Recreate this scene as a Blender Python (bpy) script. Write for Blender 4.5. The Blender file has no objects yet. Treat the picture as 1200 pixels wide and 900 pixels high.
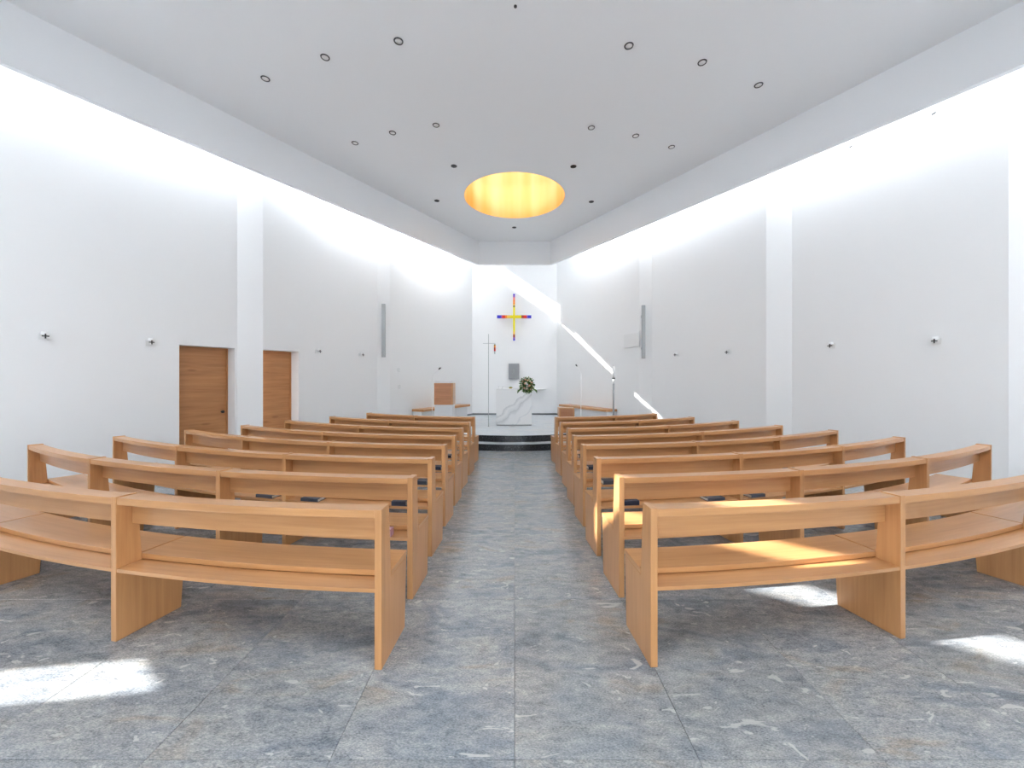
import bpy, bmesh, math, random
from mathutils import Vector
random.seed(7)
scene = bpy.context.scene
COL = scene.collection

# ------------------------------------------------------------------ camera
F, CX, HY, EYE = 465.0, 603.0, 444.0, 1.65      # focal length (px of a 1200x900 frame), vanishing point, eye height
cam_d = bpy.data.cameras.new('camera')
cam_d.sensor_width = 36.0
cam_d.lens = 36.0 * F / 1200.0
cam_d.shift_x = -(CX - 600.0) / 1200.0
cam_d.shift_y = (HY - 450.0) / 1200.0
cam_d.clip_start = 0.05
cam = bpy.data.objects.new('camera', cam_d)
cam.location = (0, 0, EYE)
cam.rotation_euler = (math.pi / 2, 0, 0)
COL.objects.link(cam)
scene.camera = cam

# ------------------------------------------------------------------ world, sun, exposure
SUN_DIR = Vector((0.99, 0.13, -0.64)).normalized()   # direction the sunlight travels
SKY = 2.65
world = bpy.data.worlds.new('sky')
scene.world = world
world.use_nodes = True
bg = world.node_tree.nodes['Background']
bg.inputs['Color'].default_value = (0.86, 0.93, 1.0, 1)
bg.inputs['Strength'].default_value = SKY
sun_d = bpy.data.lights.new('sun', 'SUN')
sun_d.energy = 5.6
sun_d.angle = math.radians(0.6)
sun_d.color = (1.0, 0.98, 0.94)
sun = bpy.data.objects.new('sun', sun_d)
sun.rotation_euler = SUN_DIR.to_track_quat('-Z', 'Y').to_euler()
sun.location = (-20, 0, 20)
COL.objects.link(sun)
vs = scene.view_settings
vs.view_transform = 'Standard'
vs.look = 'None'
vs.exposure = 1.78
vs.gamma = 1.0
vs.use_curve_mapping = False

# ------------------------------------------------------------------ materials
def new_mat(name, color=(0.8, 0.8, 0.8), rough=0.5, metal=0.0, spec=0.5):
    m = bpy.data.materials.new(name)
    m.use_nodes = True
    b = m.node_tree.nodes['Principled BSDF']
    b.inputs['Base Color'].default_value = (*color, 1)
    b.inputs['Roughness'].default_value = rough
    b.inputs['Metallic'].default_value = metal
    b.inputs['Specular IOR Level'].default_value = spec
    return m, m.node_tree.nodes, m.node_tree.links, b

def ramp(n, stops):
    r = n.new('ShaderNodeValToRGB')
    e = r.color_ramp.elements
    while len(e) > 1:
        e.remove(e[-1])
    e[0].position = stops[0][0]; e[0].color = (*stops[0][1], 1)
    for p, c in stops[1:]:
        k = e.new(p); k.color = (*c, 1)
    return r

def mat_plaster(name, col, bump=0.03):
    m, n, l, b = new_mat(name, col, 0.85, 0, 0.2)
    tc = n.new('ShaderNodeTexCoord')
    nz = n.new('ShaderNodeTexNoise'); nz.inputs['Scale'].default_value = 60; nz.inputs['Detail'].default_value = 4
    l.new(tc.outputs['Object'], nz.inputs['Vector'])
    bp = n.new('ShaderNodeBump'); bp.inputs['Strength'].default_value = bump; bp.inputs['Distance'].default_value = 0.01
    l.new(nz.outputs['Fac'], bp.inputs['Height']); l.new(bp.outputs['Normal'], b.inputs['Normal'])
    return m

def mat_wood(name, c0, c1, c2, su=0.9, sv=26.0, rough=0.42, knots=0.0):
    m, n, l, b = new_mat(name, c1, rough, 0, 0.65)
    uv = n.new('ShaderNodeUVMap'); uv.uv_map = 'UVMap'
    oi = n.new('ShaderNodeObjectInfo')
    off = n.new('ShaderNodeVectorMath'); off.operation = 'MULTIPLY_ADD'
    cmb = n.new('ShaderNodeCombineXYZ')
    for k in range(3):
        l.new(oi.outputs['Random'], cmb.inputs[k])
    off.inputs[1].default_value = (37, 19, 11)
    l.new(cmb.outputs[0], off.inputs[0]); l.new(uv.outputs[0], off.inputs[2])
    mp = n.new('ShaderNodeMapping'); mp.inputs['Scale'].default_value = (su, sv, 1)
    l.new(off.outputs[0], mp.inputs['Vector'])
    nz = n.new('ShaderNodeTexNoise'); nz.inputs['Scale'].default_value = 1.6; nz.inputs['Detail'].default_value = 6
    nz.inputs['Roughness'].default_value = 0.62; nz.inputs['Distortion'].default_value = 0.35
    l.new(mp.outputs[0], nz.inputs['Vector'])
    rp = ramp(n, [(0.28, c0), (0.5, c1), (0.75, c2)])
    l.new(nz.outputs['Fac'], rp.inputs['Fac'])
    mp2 = n.new('ShaderNodeMapping'); mp2.inputs['Scale'].default_value = (0.6, 3.0, 1)
    l.new(off.outputs[0], mp2.inputs['Vector'])
    nz2 = n.new('ShaderNodeTexNoise'); nz2.inputs['Scale'].default_value = 2.2; nz2.inputs['Detail'].default_value = 2
    l.new(mp2.outputs[0], nz2.inputs['Vector'])
    mx = n.new('ShaderNodeMixRGB'); mx.blend_type = 'MULTIPLY'
    rp2 = ramp(n, [(0.3, (0.86, 0.82, 0.78)), (0.7, (1.06, 1.03, 1.0))])
    l.new(nz2.outputs['Fac'], rp2.inputs['Fac'])
    mx.inputs['Fac'].default_value = 0.8
    l.new(rp.outputs[0], mx.inputs[1]); l.new(rp2.outputs[0], mx.inputs[2])
    last = mx.outputs[0]
    if knots > 0:
        mp3 = n.new('ShaderNodeMapping'); mp3.inputs['Scale'].default_value = (1.0, 3.2, 1)
        l.new(off.outputs[0], mp3.inputs['Vector'])
        vo = n.new('ShaderNodeTexVoronoi'); vo.inputs['Scale'].default_value = 2.0
        l.new(mp3.outputs[0], vo.inputs['Vector'])
        rk = ramp(n, [(0.0, (0.45, 0.32, 0.22)), (0.10, (0.62, 0.5, 0.4)), (0.2, (1, 1, 1))])
        l.new(vo.outputs['Distance'], rk.inputs['Fac'])
        mk = n.new('ShaderNodeMixRGB'); mk.blend_type = 'MULTIPLY'; mk.inputs['Fac'].default_value = knots
        l.new(last, mk.inputs[1]); l.new(rk.outputs[0], mk.inputs[2]); last = mk.outputs[0]
    l.new(last, b.inputs['Base Color'])
    bp = n.new('ShaderNodeBump'); bp.inputs['Strength'].default_value = 0.04; bp.inputs['Distance'].default_value = 0.004
    l.new(nz.outputs['Fac'], bp.inputs['Height']); l.new(bp.outputs['Normal'], b.inputs['Normal'])
    return m

def mat_gneiss(name, dark, mid, light, vein, rough=0.42, tint=1.0):
    m, n, l, b = new_mat(name, mid, rough, 0, 0.8)
    tc = n.new('ShaderNodeTexCoord'); oi = n.new('ShaderNodeObjectInfo')
    geo = n.new('ShaderNodeNewGeometry')
    cmb = n.new('ShaderNodeCombineXYZ'); 
    for k in range(3): l.new(oi.outputs['Random'], cmb.inputs[k])
    off = n.new('ShaderNodeVectorMath'); off.operation = 'MULTIPLY_ADD'; off.inputs[1].default_value = (53, 31, 17)
    l.new(cmb.outputs[0], off.inputs[0]); l.new(geo.outputs['Position'], off.inputs[2])
    mp = n.new('ShaderNodeMapping'); mp.inputs['Rotation'].default_value = (0, 0, math.radians(28)); mp.inputs['Scale'].default_value = (1.0, 2.3, 1)
    l.new(off.outputs[0], mp.inputs['Vector'])
    fine = n.new('ShaderNodeTexNoise'); fine.inputs['Scale'].default_value = 9; fine.inputs['Detail'].default_value = 8
    fine.inputs['Roughness'].default_value = 0.72; fine.inputs['Distortion'].default_value = 0.35
    l.new(mp.outputs[0], fine.inputs['Vector'])
    spk = n.new('ShaderNodeTexNoise'); spk.inputs['Scale'].default_value = 85; spk.inputs['Detail'].default_value = 3; spk.inputs['Roughness'].default_value = 0.7
    l.new(mp.outputs[0], spk.inputs['Vector'])
    mixf = n.new('ShaderNodeMath'); mixf.operation = 'MULTIPLY_ADD'; mixf.inputs[1].default_value = 0.55
    hf = n.new('ShaderNodeMath'); hf.operation = 'MULTIPLY'; hf.inputs[1].default_value = 0.45
    l.new(fine.outputs['Fac'], hf.inputs[0]); l.new(spk.outputs['Fac'], mixf.inputs[0]); l.new(hf.outputs[0], mixf.inputs[2])
    r1 = ramp(n, [(0.33, dark), (0.47, mid), (0.57, light), (0.70, vein)])
    l.new(mixf.outputs[0], r1.inputs['Fac'])
    big = n.new('ShaderNodeTexNoise'); big.inputs['Scale'].default_value = 1.7; big.inputs['Detail'].default_value = 5; big.inputs['Distortion'].default_value = 1.2
    l.new(mp.outputs[0], big.inputs['Vector'])
    r2 = ramp(n, [(0.33, (0.68, 0.73, 0.80)), (0.46, (0.98, 0.99, 1)), (0.60, (1.08, 1.06, 1.02)), (0.70, (1.06, 0.93, 0.80))])
    l.new(big.outputs['Fac'], r2.inputs['Fac'])
    mx = n.new('ShaderNodeMixRGB'); mx.blend_type = 'MULTIPLY'; mx.inputs['Fac'].default_value = tint
    l.new(r1.outputs[0], mx.inputs[1]); l.new(r2.outputs[0], mx.inputs[2])
    # pale quartz flecks
    fl = n.new('ShaderNodeTexNoise'); fl.inputs['Scale'].default_value = 4.2; fl.inputs['Detail'].default_value = 5; fl.inputs['Distortion'].default_value = 2.2
    l.new(mp.outputs[0], fl.inputs['Vector'])
    r3 = ramp(n, [(0.65, (0, 0, 0)), (0.68, (1, 1, 1))])
    l.new(fl.outputs['Fac'], r3.inputs['Fac'])
    mx2 = n.new('ShaderNodeMixRGB'); mx2.inputs[2].default_value = (*vein, 1)
    sc = n.new('ShaderNodeMath'); sc.operation = 'MULTIPLY'; sc.inputs[1].default_value = 0.65
    l.new(r3.outputs[0], sc.inputs[0]); l.new(sc.outputs[0], mx2.inputs[0]); l.new(mx.outputs[0], mx2.inputs[1])
    # slab to slab tone
    tone = n.new('ShaderNodeMapRange'); tone.inputs['To Min'].default_value = 0.92; tone.inputs['To Max'].default_value = 1.06
    l.new(oi.outputs['Random'], tone.inputs['Value'])
    hs = n.new('ShaderNodeHueSaturation'); l.new(tone.outputs[0], hs.inputs['Value']); l.new(mx2.outputs[0], hs.inputs['Color'])
    l.new(hs.outputs[0], b.inputs['Base Color'])
    bp = n.new('ShaderNodeBump'); bp.inputs['Strength'].default_value = 0.10; bp.inputs['Distance'].default_value = 0.006
    l.new(fine.outputs['Fac'], bp.inputs['Height']); l.new(bp.outputs['Normal'], b.inputs['Normal'])
    return m

def mat_marble(name):
    m, n, l, b = new_mat(name, (0.8, 0.8, 0.79), 0.3)
    tc = n.new('ShaderNodeTexCoord')
    dot = n.new('ShaderNodeVectorMath'); dot.operation = 'DOT_PRODUCT'; dot.inputs[1].default_value = (-0.65, 0.15, 0.76)
    l.new(tc.outputs['Object'], dot.inputs[0])
    nz = n.new('ShaderNodeTexNoise'); nz.inputs['Scale'].default_value = 2.2; nz.inputs['Detail'].default_value = 7; nz.inputs['Distortion'].default_value = 0.5
    l.new(tc.outputs['Object'], nz.inputs['Vector'])
    ad = n.new('ShaderNodeMath'); ad.operation = 'MULTIPLY_ADD'; ad.inputs[1].default_value = 0.42
    l.new(nz.outputs['Fac'], ad.inputs[0]); l.new(dot.outputs['Value'], ad.inputs[2])
    W, G = (0.80, 0.80, 0.80), (0.58, 0.585, 0.59)
    r = ramp(n, [(0.0, W), (0.17, W), (0.20, (0.68, 0.69, 0.71)), (0.23, W), (0.40, (0.78, 0.78, 0.79)), (0.455, (0.66, 0.67, 0.68)), (0.475, G), (0.495, (0.70, 0.71, 0.72)), (0.56, W), (0.63, (0.60, 0.61, 0.62)), (0.645, W), (1.0, W)])
    l.new(ad.outputs[0], r.inputs['Fac']); l.new(r.outputs[0], b.inputs['Base Color'])
    return m

def mat_granite(name):
    m, n, l, b = new_mat(name, (0.015, 0.017, 0.02), 0.3)
    tc = n.new('ShaderNodeTexCoord')
    nz = n.new('ShaderNodeTexNoise'); nz.inputs['Scale'].default_value = 40; nz.inputs['Detail'].default_value = 6
    l.new(tc.outputs['Object'], nz.inputs['Vector'])
    r = ramp(n, [(0.45, (0.008, 0.010, 0.013)), (0.62, (0.035, 0.04, 0.047)), (0.76, (0.20, 0.21, 0.22))])
    l.new(nz.outputs['Fac'], r.inputs['Fac']); l.new(r.outputs[0], b.inputs['Base Color'])
    return m

M = {}
M['wall'] = mat_plaster('white_plaster', (0.915, 0.92, 0.925))
M['ceiling'] = mat_plaster('ceiling_plaster', (0.91, 0.925, 0.945), 0.015)
M['wood'] = mat_wood('beech_wood', (0.54, 0.262, 0.102), (0.595, 0.305, 0.125), (0.65, 0.35, 0.152), rough=0.30)
M['door_wood'] = mat_wood('oak_door_wood', (0.47, 0.20, 0.07), (0.56, 0.26, 0.10), (0.63, 0.32, 0.13), 0.8, 14.0, 0.5, 0.55)
M['red_wood'] = mat_wood('cherry_wood', (0.42, 0.18, 0.085), (0.50, 0.225, 0.11), (0.57, 0.275, 0.14))
M['floor'] = mat_gneiss('gneiss_floor', (0.09, 0.105, 0.123), (0.275, 0.295, 0.313), (0.41, 0.425, 0.435), (0.65, 0.65, 0.64), 0.24)
M['platform'] = mat_gneiss('pale_gneiss', (0.40, 0.43, 0.46), (0.52, 0.55, 0.58), (0.60, 0.63, 0.65), (0.72, 0.74, 0.75), 0.34, 0.5)
M['granite'] = mat_granite('black_granite')
M['marble'] = mat_marble('veined_marble')
M['white'] = new_mat('white_paint', (0.85, 0.86, 0.86), 0.5)[0]
M['stone_white'] = new_mat('white_stone', (0.78, 0.79, 0.80), 0.6)[0]
M['grout'] = new_mat('grey_joint', (0.34, 0.35, 0.36), 0.9)[0]
M['steel'] = new_mat('brushed_steel', (0.50, 0.52, 0.54), 0.35, 0.9)[0]
M['grey_metal'] = new_mat('grey_painted_metal', (0.42, 0.435, 0.445), 0.5, 0.2)[0]
M['tab'] = new_mat('tabernacle_silver', (0.30, 0.31, 0.32), 0.45, 0.3)[0]
M['black'] = new_mat('black_plastic', (0.012, 0.012, 0.014), 0.5)[0]
M['ring'] = new_mat('dark_grey_ring', (0.06, 0.06, 0.065), 0.45)[0]
M['lens'] = new_mat('frosted_lens', (0.9, 0.9, 0.9), 0.35)[0]
M['dark_trim'] = new_mat('dark_slate_trim', (0.16, 0.18, 0.19), 0.6)[0]
M['navy'] = new_mat('navy_book_cloth', (0.028, 0.034, 0.06), 0.55)[0]
M['navy2'] = new_mat('dark_slate_book_cloth', (0.06, 0.065, 0.085), 0.55)[0]
M['pages'] = new_mat('book_pages', (0.72, 0.69, 0.63), 0.8)[0]
M['paper'] = new_mat('white_paper', (0.85, 0.86, 0.88), 0.7)[0]
M['pink'] = new_mat('pink_booklet_cover', (0.55, 0.30, 0.36), 0.5)[0]
M['leaf'] = new_mat('green_leaf', (0.055, 0.14, 0.025), 0.5)[0]
M['leaf2'] = new_mat('light_green_leaf', (0.20, 0.30, 0.06), 0.5)[0]
M['rose'] = new_mat('peach_petal', (0.75, 0.42, 0.30), 0.6)[0]
M['rosew'] = new_mat('cream_petal', (0.82, 0.74, 0.60), 0.6)[0]
M['candle'] = new_mat('wax', (0.90, 0.90, 0.89), 0.5)[0]
M['red_glass'] = new_mat('red_glass', (0.55, 0.05, 0.03), 0.15)[0]
M['brass'] = new_mat('brass', (0.60, 0.42, 0.10), 0.3, 0.8)[0]
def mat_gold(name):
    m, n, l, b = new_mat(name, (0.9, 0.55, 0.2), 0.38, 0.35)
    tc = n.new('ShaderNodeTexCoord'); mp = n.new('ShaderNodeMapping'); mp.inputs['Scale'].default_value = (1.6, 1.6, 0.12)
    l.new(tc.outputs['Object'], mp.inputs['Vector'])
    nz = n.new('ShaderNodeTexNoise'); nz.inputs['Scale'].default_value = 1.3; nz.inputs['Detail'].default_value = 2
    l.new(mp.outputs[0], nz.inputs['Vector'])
    r = ramp(n, [(0.34, (0.87, 0.48, 0.12)), (0.5, (0.89, 0.55, 0.19)), (0.66, (0.91, 0.62, 0.27))])  # upright pale and orange bands painted in to imitate reflections on the gold
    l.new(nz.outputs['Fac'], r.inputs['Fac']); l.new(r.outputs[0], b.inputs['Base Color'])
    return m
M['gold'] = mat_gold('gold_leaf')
M['roof'] = new_mat('white_roof_membrane', (0.75, 0.75, 0.75), 0.8)[0]
for nm, c in (('blue', (0.05, 0.05, 0.62)), ('red', (0.80, 0.05, 0.03)), ('orange', (0.95, 0.28, 0.03)), ('yellow', (0.86, 0.74, 0.02)),
              ('amber', (0.95, 0.62, 0.10)), ('maroon', (0.38, 0.07, 0.04)), ('olive', (0.25, 0.20, 0.05)), ('violet', (0.30, 0.12, 0.50)), ('coral', (0.95, 0.25, 0.20))):
    M['g_' + nm] = new_mat(nm + '_glass', c, 0.2)[0]

# ------------------------------------------------------------------ mesh helpers
class MB:
    """collects faces (with UVs along the grain) for ONE mesh object"""
    def __init__(s): s.v = []; s.f = []; s.uv = []
    def face(s, pts, uvs=None):
        i = len(s.v); s.v += [tuple(p) for p in pts]; s.f.append(tuple(range(i, i + len(pts))))
        s.uv.append(uvs if uvs else [(0, 0)] * len(pts))
    def prism(s, poly, u0, u1, fn, grain='u'):
        """poly: list of (b,h); swept from u0 to u1 by fn(u,b,h)->xyz"""
        s.sweep(poly, [u0, u1], fn, grain)
    def sweep(s, poly, us, fn, grain='u'):
        n = len(poly); per = [0.0]
        for k in range(n):
            a, b = poly[k], poly[(k + 1) % n]
            per.append(per[-1] + math.hypot(b[0] - a[0], b[1] - a[1]))
        for q in range(len(us) - 1):
            for k in range(n):
                a, b = poly[k], poly[(k + 1) % n]
                P = [fn(us[q], *a), fn(us[q], *b), fn(us[q + 1], *b), fn(us[q + 1], *a)]
                if grain == 'u':
                    U = [(us[q], per[k]), (us[q], per[k + 1]), (us[q + 1], per[k + 1]), (us[q + 1], per[k])]
                else:
                    U = [(a[1], a[0] + us[q]), (b[1], b[0] + us[q]), (b[1], b[0] + us[q + 1]), (a[1], a[0] + us[q + 1])]
                s.face(P, U)
        for u, rev in ((us[0], True), (us[-1], False)):
            pl = list(reversed(poly)) if rev else poly
            s.face([fn(u, *a) for a in pl], [((a[1], a[0]) if grain != 'u' else (a[0] * .3, a[1])) for a in pl])
    def box(s, x0, x1, y0, y1, z0, z1, grain='x'):
        def f(u, b, h): return (u, b, h)
        poly = [(y0, z0), (y1, z0), (y1, z1), (y0, z1)]
        if grain == 'x': s.sweep(poly, [x0, x1], f, 'u')
        else: s.sweep(poly, [x0, x1], f, 'h')
    def hexa(s, b4, h0, h1):
        lo = [(p[0], p[1], h0) for p in b4]; hi = [(p[0], p[1], h1 if not isinstance(h1, (list, tuple)) else h1[i]) for i, p in enumerate(b4)]
        s.face(list(reversed(lo))); s.face(hi)
        for i in range(4):
            j = (i + 1) % 4; s.face([lo[i], lo[j], hi[j], hi[i]])
    def tube(s, p, q, r0, r1=None, n=12, cap=True):
        r1 = r0 if r1 is None else r1
        p, q = Vector(p), Vector(q); d = (q - p).normalized()
        a = d.orthogonal().normalized(); c = d.cross(a)
        A = [p + (a * math.cos(t) + c * math.sin(t)) * r0 for t in [2 * math.pi * k / n for k in range(n)]]
        B = [q + (a * math.cos(t) + c * math.sin(t)) * r1 for t in [2 * math.pi * k / n for k in range(n)]]
        for k in range(n):
            j = (k + 1) % n; s.face([A[k], A[j], B[j], B[k]])
        if cap:
            s.face(list(reversed(A))); s.face(B)
    def path(s, pts, r, n=8):
        for a, b in zip(pts[:-1], pts[1:]): s.tube(a, b, r, r, n)
    def lathe(s, c, prof, n=20):
        """prof: list of (r, z) about the vertical through c"""
        rings = [[(c[0] + r * math.cos(2 * math.pi * k / n), c[1] + r * math.sin(2 * math.pi * k / n), c[2] + z) for k in range(n)] for r, z in prof]
        for A, B in zip(rings[:-1], rings[1:]):
            for k in range(n):
                j = (k + 1) % n; s.face([A[k], A[j], B[j], B[k]])
        if prof[0][0] > 1e-4: s.face(list(reversed(rings[0])))
        if prof[-1][0] > 1e-4: s.face(rings[-1])
    def build(s, name, mat, parent=None, smooth=False, bevel=0.0, origin=None):
        root = parent
        org = Vector((0, 0, 0))
        while root is not None:
            org += root.location; root = root.parent
        loc = Vector(origin) - org if origin is not None else Vector((0, 0, 0))
        tot = org + loc
        me = bpy.data.meshes.new(name)
        me.from_pydata([(v[0] - tot.x, v[1] - tot.y, v[2] - tot.z) for v in s.v], [], s.f)
        uvl = me.uv_layers.new(name='UVMap')
        k = 0
        for u in s.uv:
            for c in u:
                uvl.data[k].uv = c; k += 1
        me.materials.append(mat)
        bm = bmesh.new(); bm.from_mesh(me)
        bmesh.ops.remove_doubles(bm, verts=bm.verts, dist=1e-5)
        bmesh.ops.recalc_face_normals(bm, faces=bm.faces)
        bm.to_mesh(me); bm.free()
        if smooth:
            for p in me.polygons: p.use_smooth = True
        o = bpy.data.objects.new(name, me); COL.objects.link(o)
        o.location = loc
        if parent is not None: o.parent = parent
        if bevel:
            md = o.modifiers.new('edge', 'BEVEL'); md.width = bevel; md.segments = 2; md.limit_method = 'ANGLE'; md.angle_limit = math.radians(50)
        return o

def tag(o, label=None, cat=None, group=None, kind=None):
    if label: o['label'] = label
    if cat: o['category'] = cat
    if group: o['group'] = group
    if kind: o['kind'] = kind
    return o

def empty(name, loc, label, cat, group=None):
    o = bpy.data.objects.new(name, None); COL.objects.link(o)
    o.location = loc; o.empty_display_size = 0.1
    return tag(o, label, cat, group)

def px_dir(px): return (px - CX) / F
def px_h(py, y): return EYE - (py - HY) / F * y       # height of a pixel row on something y metres away

# ------------------------------------------------------------------ room: walls
CEIL, SOFFIT = 6.255, 5.483
S = 0.45
C_far = (1.58, 14.8); C_near = (3.386, 10.785)
B_far = (3.635, 10.5); B_near = (4.996, 7.88)
A_far = (5.326, 7.62); A_near = (6.601, 5.302)
N0 = (7.0, 5.0)                      # return at the widest visible pier
PLAN = [C_far, C_near, B_far, B_near, A_far, A_near, N0]
def wall_hit(px):
    """where the sight line of a pixel column meets the side wall (plan)"""
    k = px_dir(px); sg = 1 if k > 0 else -1; k = abs(k)
    for (p, q) in ((C_near, C_far), (B_near, B_far), (A_near, A_far), (B_far, C_near), (A_far, B_near)):
        dx, dy = q[0] - p[0], q[1] - p[1]
        t = (k * p[1] - p[0]) / (dx - k * dy)
        if -1e-6 <= t <= 1 + 1e-6:
            return (sg * (p[0] + t * dx), p[1] + t * dy), sg, Vector((sg * dx, dy)).normalized()

TH = 0.30
def slab(mb, p, q, h0, h1, th=TH, sg=1, h1b=None):
    """vertical wall slab from p to q (plan), thickness outwards on side sg"""
    d = Vector((q[0] - p[0], q[1] - p[1])).normalized()
    n = Vector((d.y, -d.x))
    if n.x * sg < 0: n = -n
    b4 = [p, q, (q[0] + n.x * th, q[1] + n.y * th), (p[0] + n.x * th, p[1] + n.y * th)]
    hb = h1 if h1b is None else h1b
    mb.hexa(b4, h0, [h1, hb, hb, h1])

def lerp(p, q, y):
    t = (y - p[1]) / (q[1] - p[1]); return (p[0] + t * (q[0] - p[0]), y)
def mir(p): return (-p[0], p[1])
FLOORZ = -0.02
# right wall
wr = MB()
for p, q in ((C_far, C_near), (B_far, B_near), (A_far, A_near)):
    slab(wr, p, q, FLOORZ, 7.0, sg=1)
for p, q in ((C_near, B_far), (B_near, A_far), (A_near, N0)):
    slab(wr, p, q, FLOORZ, 7.0, 0.25, sg=1)
slab(wr, N0, (8.95, 2.95), FLOORZ, 7.0, sg=1)
wr.hexa([(8.95, 2.95), (2.68, -1.74), (2.71, -1.78), (8.98, 2.91)], FLOORZ, 6.4)
o = wr.build('wall_right', M['wall']); tag(o, kind='structure')
# left wall with two door openings
DOOR1 = (6.822, 7.585, 2.237); DOOR2 = (7.884, 8.548, 2.236)
wl = MB()
cf, cn, bf, bn, af, an, n0 = [mir(p) for p in PLAN]
HI = 6.75
slab(wl, cn, cf, FLOORZ, 5.80, sg=-1, h1b=6.03)
slab(wl, cn, bf, FLOORZ, HI, 0.25, sg=-1)
pB = lambda y: lerp(bn, bf, y)
slab(wl, pB(DOOR2[1]), pB(8.80), FLOORZ, HI, sg=-1)
slab(wl, pB(8.80), pB(10.05), FLOORZ, 5.86, sg=-1)
slab(wl, pB(9.48), pB(9.52), 5.86, HI, 0.03, sg=-1)
slab(wl, pB(10.05), bf, FLOORZ, HI, sg=-1)
slab(wl, bn, pB(DOOR2[1]), DOOR2[2], HI, sg=-1)
slab(wl, bn, af, FLOORZ, HI, 0.20, sg=-1)
pA = lambda y, a=an, b=af: lerp(a, b, y)
an = pA(4.6); n0 = an
slab(wl, an, pA(DOOR1[0]), FLOORZ, HI, sg=-1)
slab(wl, pA(DOOR1[0]), pA(DOOR1[1]), DOOR1[2], HI, sg=-1)
slab(wl, pA(DOOR1[1]), af, FLOORZ, HI, sg=-1)
Z_L = (-8.95, 2.95)
slab(wl, n0, Z_L, FLOORZ, HI, sg=-1)
# rear left wall: slot window over it, one tall narrow window in it (behind the camera's left)
dR = Vector((0.8, -0.6)); pR = Vector((-7.88, 2.16))
def rl(s): p = pR + dR * s; return (p.x, p.y)
def rslab(s0, s1, h0, h1): 
    a, b = rl(s0), rl(s1); nx, ny = -0.6 * 0.05, -0.8 * 0.05
    wl.hexa([a, b, (b[0] + nx, b[1] + ny), (a[0] + nx, a[1] + ny)], h0, h1)
rslab(-1.33, -0.70, FLOORZ, 6.75); rslab(-0.70, 0.76, FLOORZ, 6.06); rslab(0.76, 1.20, FLOORZ, 1.0); rslab(0.76, 1.20, 3.30, 6.06); rslab(1.20, 6.5, FLOORZ, 6.06)
o = wl.build('wall_left', M['wall']); tag(o, kind='structure')
# rear wall behind the camera with a wide glazed entrance opening
wq = MB(); wq.box(-2.75, -0.9, -1.79, -1.74, FLOORZ, 6.4); wq.box(0.9, 2.70, -1.79, -1.74, FLOORZ, 6.4); wq.box(-0.9, 0.9, -1.79, -1.74, 2.3, 6.4)
o = wq.build('wall_rear', M['wall']); tag(o, kind='structure')
# back wall
wb = MB(); wb.box(-1.95, 1.95, 14.8, 15.1, FLOORZ, 7.0)
o = wb.build('wall_back', M['wall']); tag(o, kind='structure')
# flat roof over the gap behind the ceiling canopy
rb = MB(); rb.hexa([(-2.44, 12.9), (2.44, 12.9), (1.60, 15.1), (-1.60, 15.1)], 6.70, 6.95)
a_, b_, c_ = [(-(1.58 + S * (14.8 - y_)), y_) for y_ in (13.05, 13.95, 14.12)]
rb.hexa([a_, b_, (b_[0] - .05, b_[1]), (a_[0] - .05, a_[1])], 6.05, 6.9)  # unseen downstand, then a post, added to block part of the sun band
rb.hexa([b_, c_, (c_[0] - .05, c_[1]), (b_[0] - .05, b_[1])], 5.85, 6.9)
o = rb.build('roof_and_sun_blocks', M['roof']); tag(o, kind='structure')

def wall_x(y):
    for p, q in zip(PLAN[:-1], PLAN[1:]):
        if q[1] <= y <= p[1]: return p[0] + (q[0] - p[0]) * (y - p[1]) / (q[1] - p[1])
    return 7.0
# ------------------------------------------------------------------ ceiling canopy with fascia and round opening
FS = 0.59
cp = [(-1.2, 13.3), (1.2, 13.3), (7.277, 3.0), (1.7, -1.25), (-1.7, -1.25), (-7.277, 3.0)]
HOLE = (0.0, 10.1, 1.275); NH = 72
def holed(mb_bm, outer, z):
    vs_o = [mb_bm.verts.new((p[0], p[1], z)) for p in outer]
    vs_c = [mb_bm.verts.new((HOLE[0] + HOLE[2] * math.cos(2 * math.pi * k / NH), HOLE[1] + HOLE[2] * math.sin(2 * math.pi * k / NH), z)) for k in range(NH)]
    es = [mb_bm.edges.new((vs_o[k], vs_o[(k + 1) % len(vs_o)])) for k in range(len(vs_o))]
    es += [mb_bm.edges.new((vs_c[k], vs_c[(k + 1) % NH])) for k in range(NH)]
    bmesh.ops.triangle_fill(mb_bm, use_beauty=True, use_dissolve=False, edges=es)
    return vs_o, vs_c
bm = bmesh.new()
lo_o, lo_c = holed(bm, cp, CEIL)
hi_o, hi_c = holed(bm, cp, 6.60)
for A, B in ((lo_o, hi_o), (lo_c, hi_c)):
    for k in range(len(A)):
        j = (k + 1) % len(A); bm.faces.new((A[k], A[j], B[j], B[k]))
bmesh.ops.recalc_face_normals(bm, faces=bm.faces)
me = bpy.data.meshes.new('ceiling'); bm.to_mesh(me); bm.free(); me.materials.append(M['ceiling'])
ceil = bpy.data.objects.new('ceiling', me); COL.objects.link(ceil); tag(ceil, kind='structure')
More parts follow.
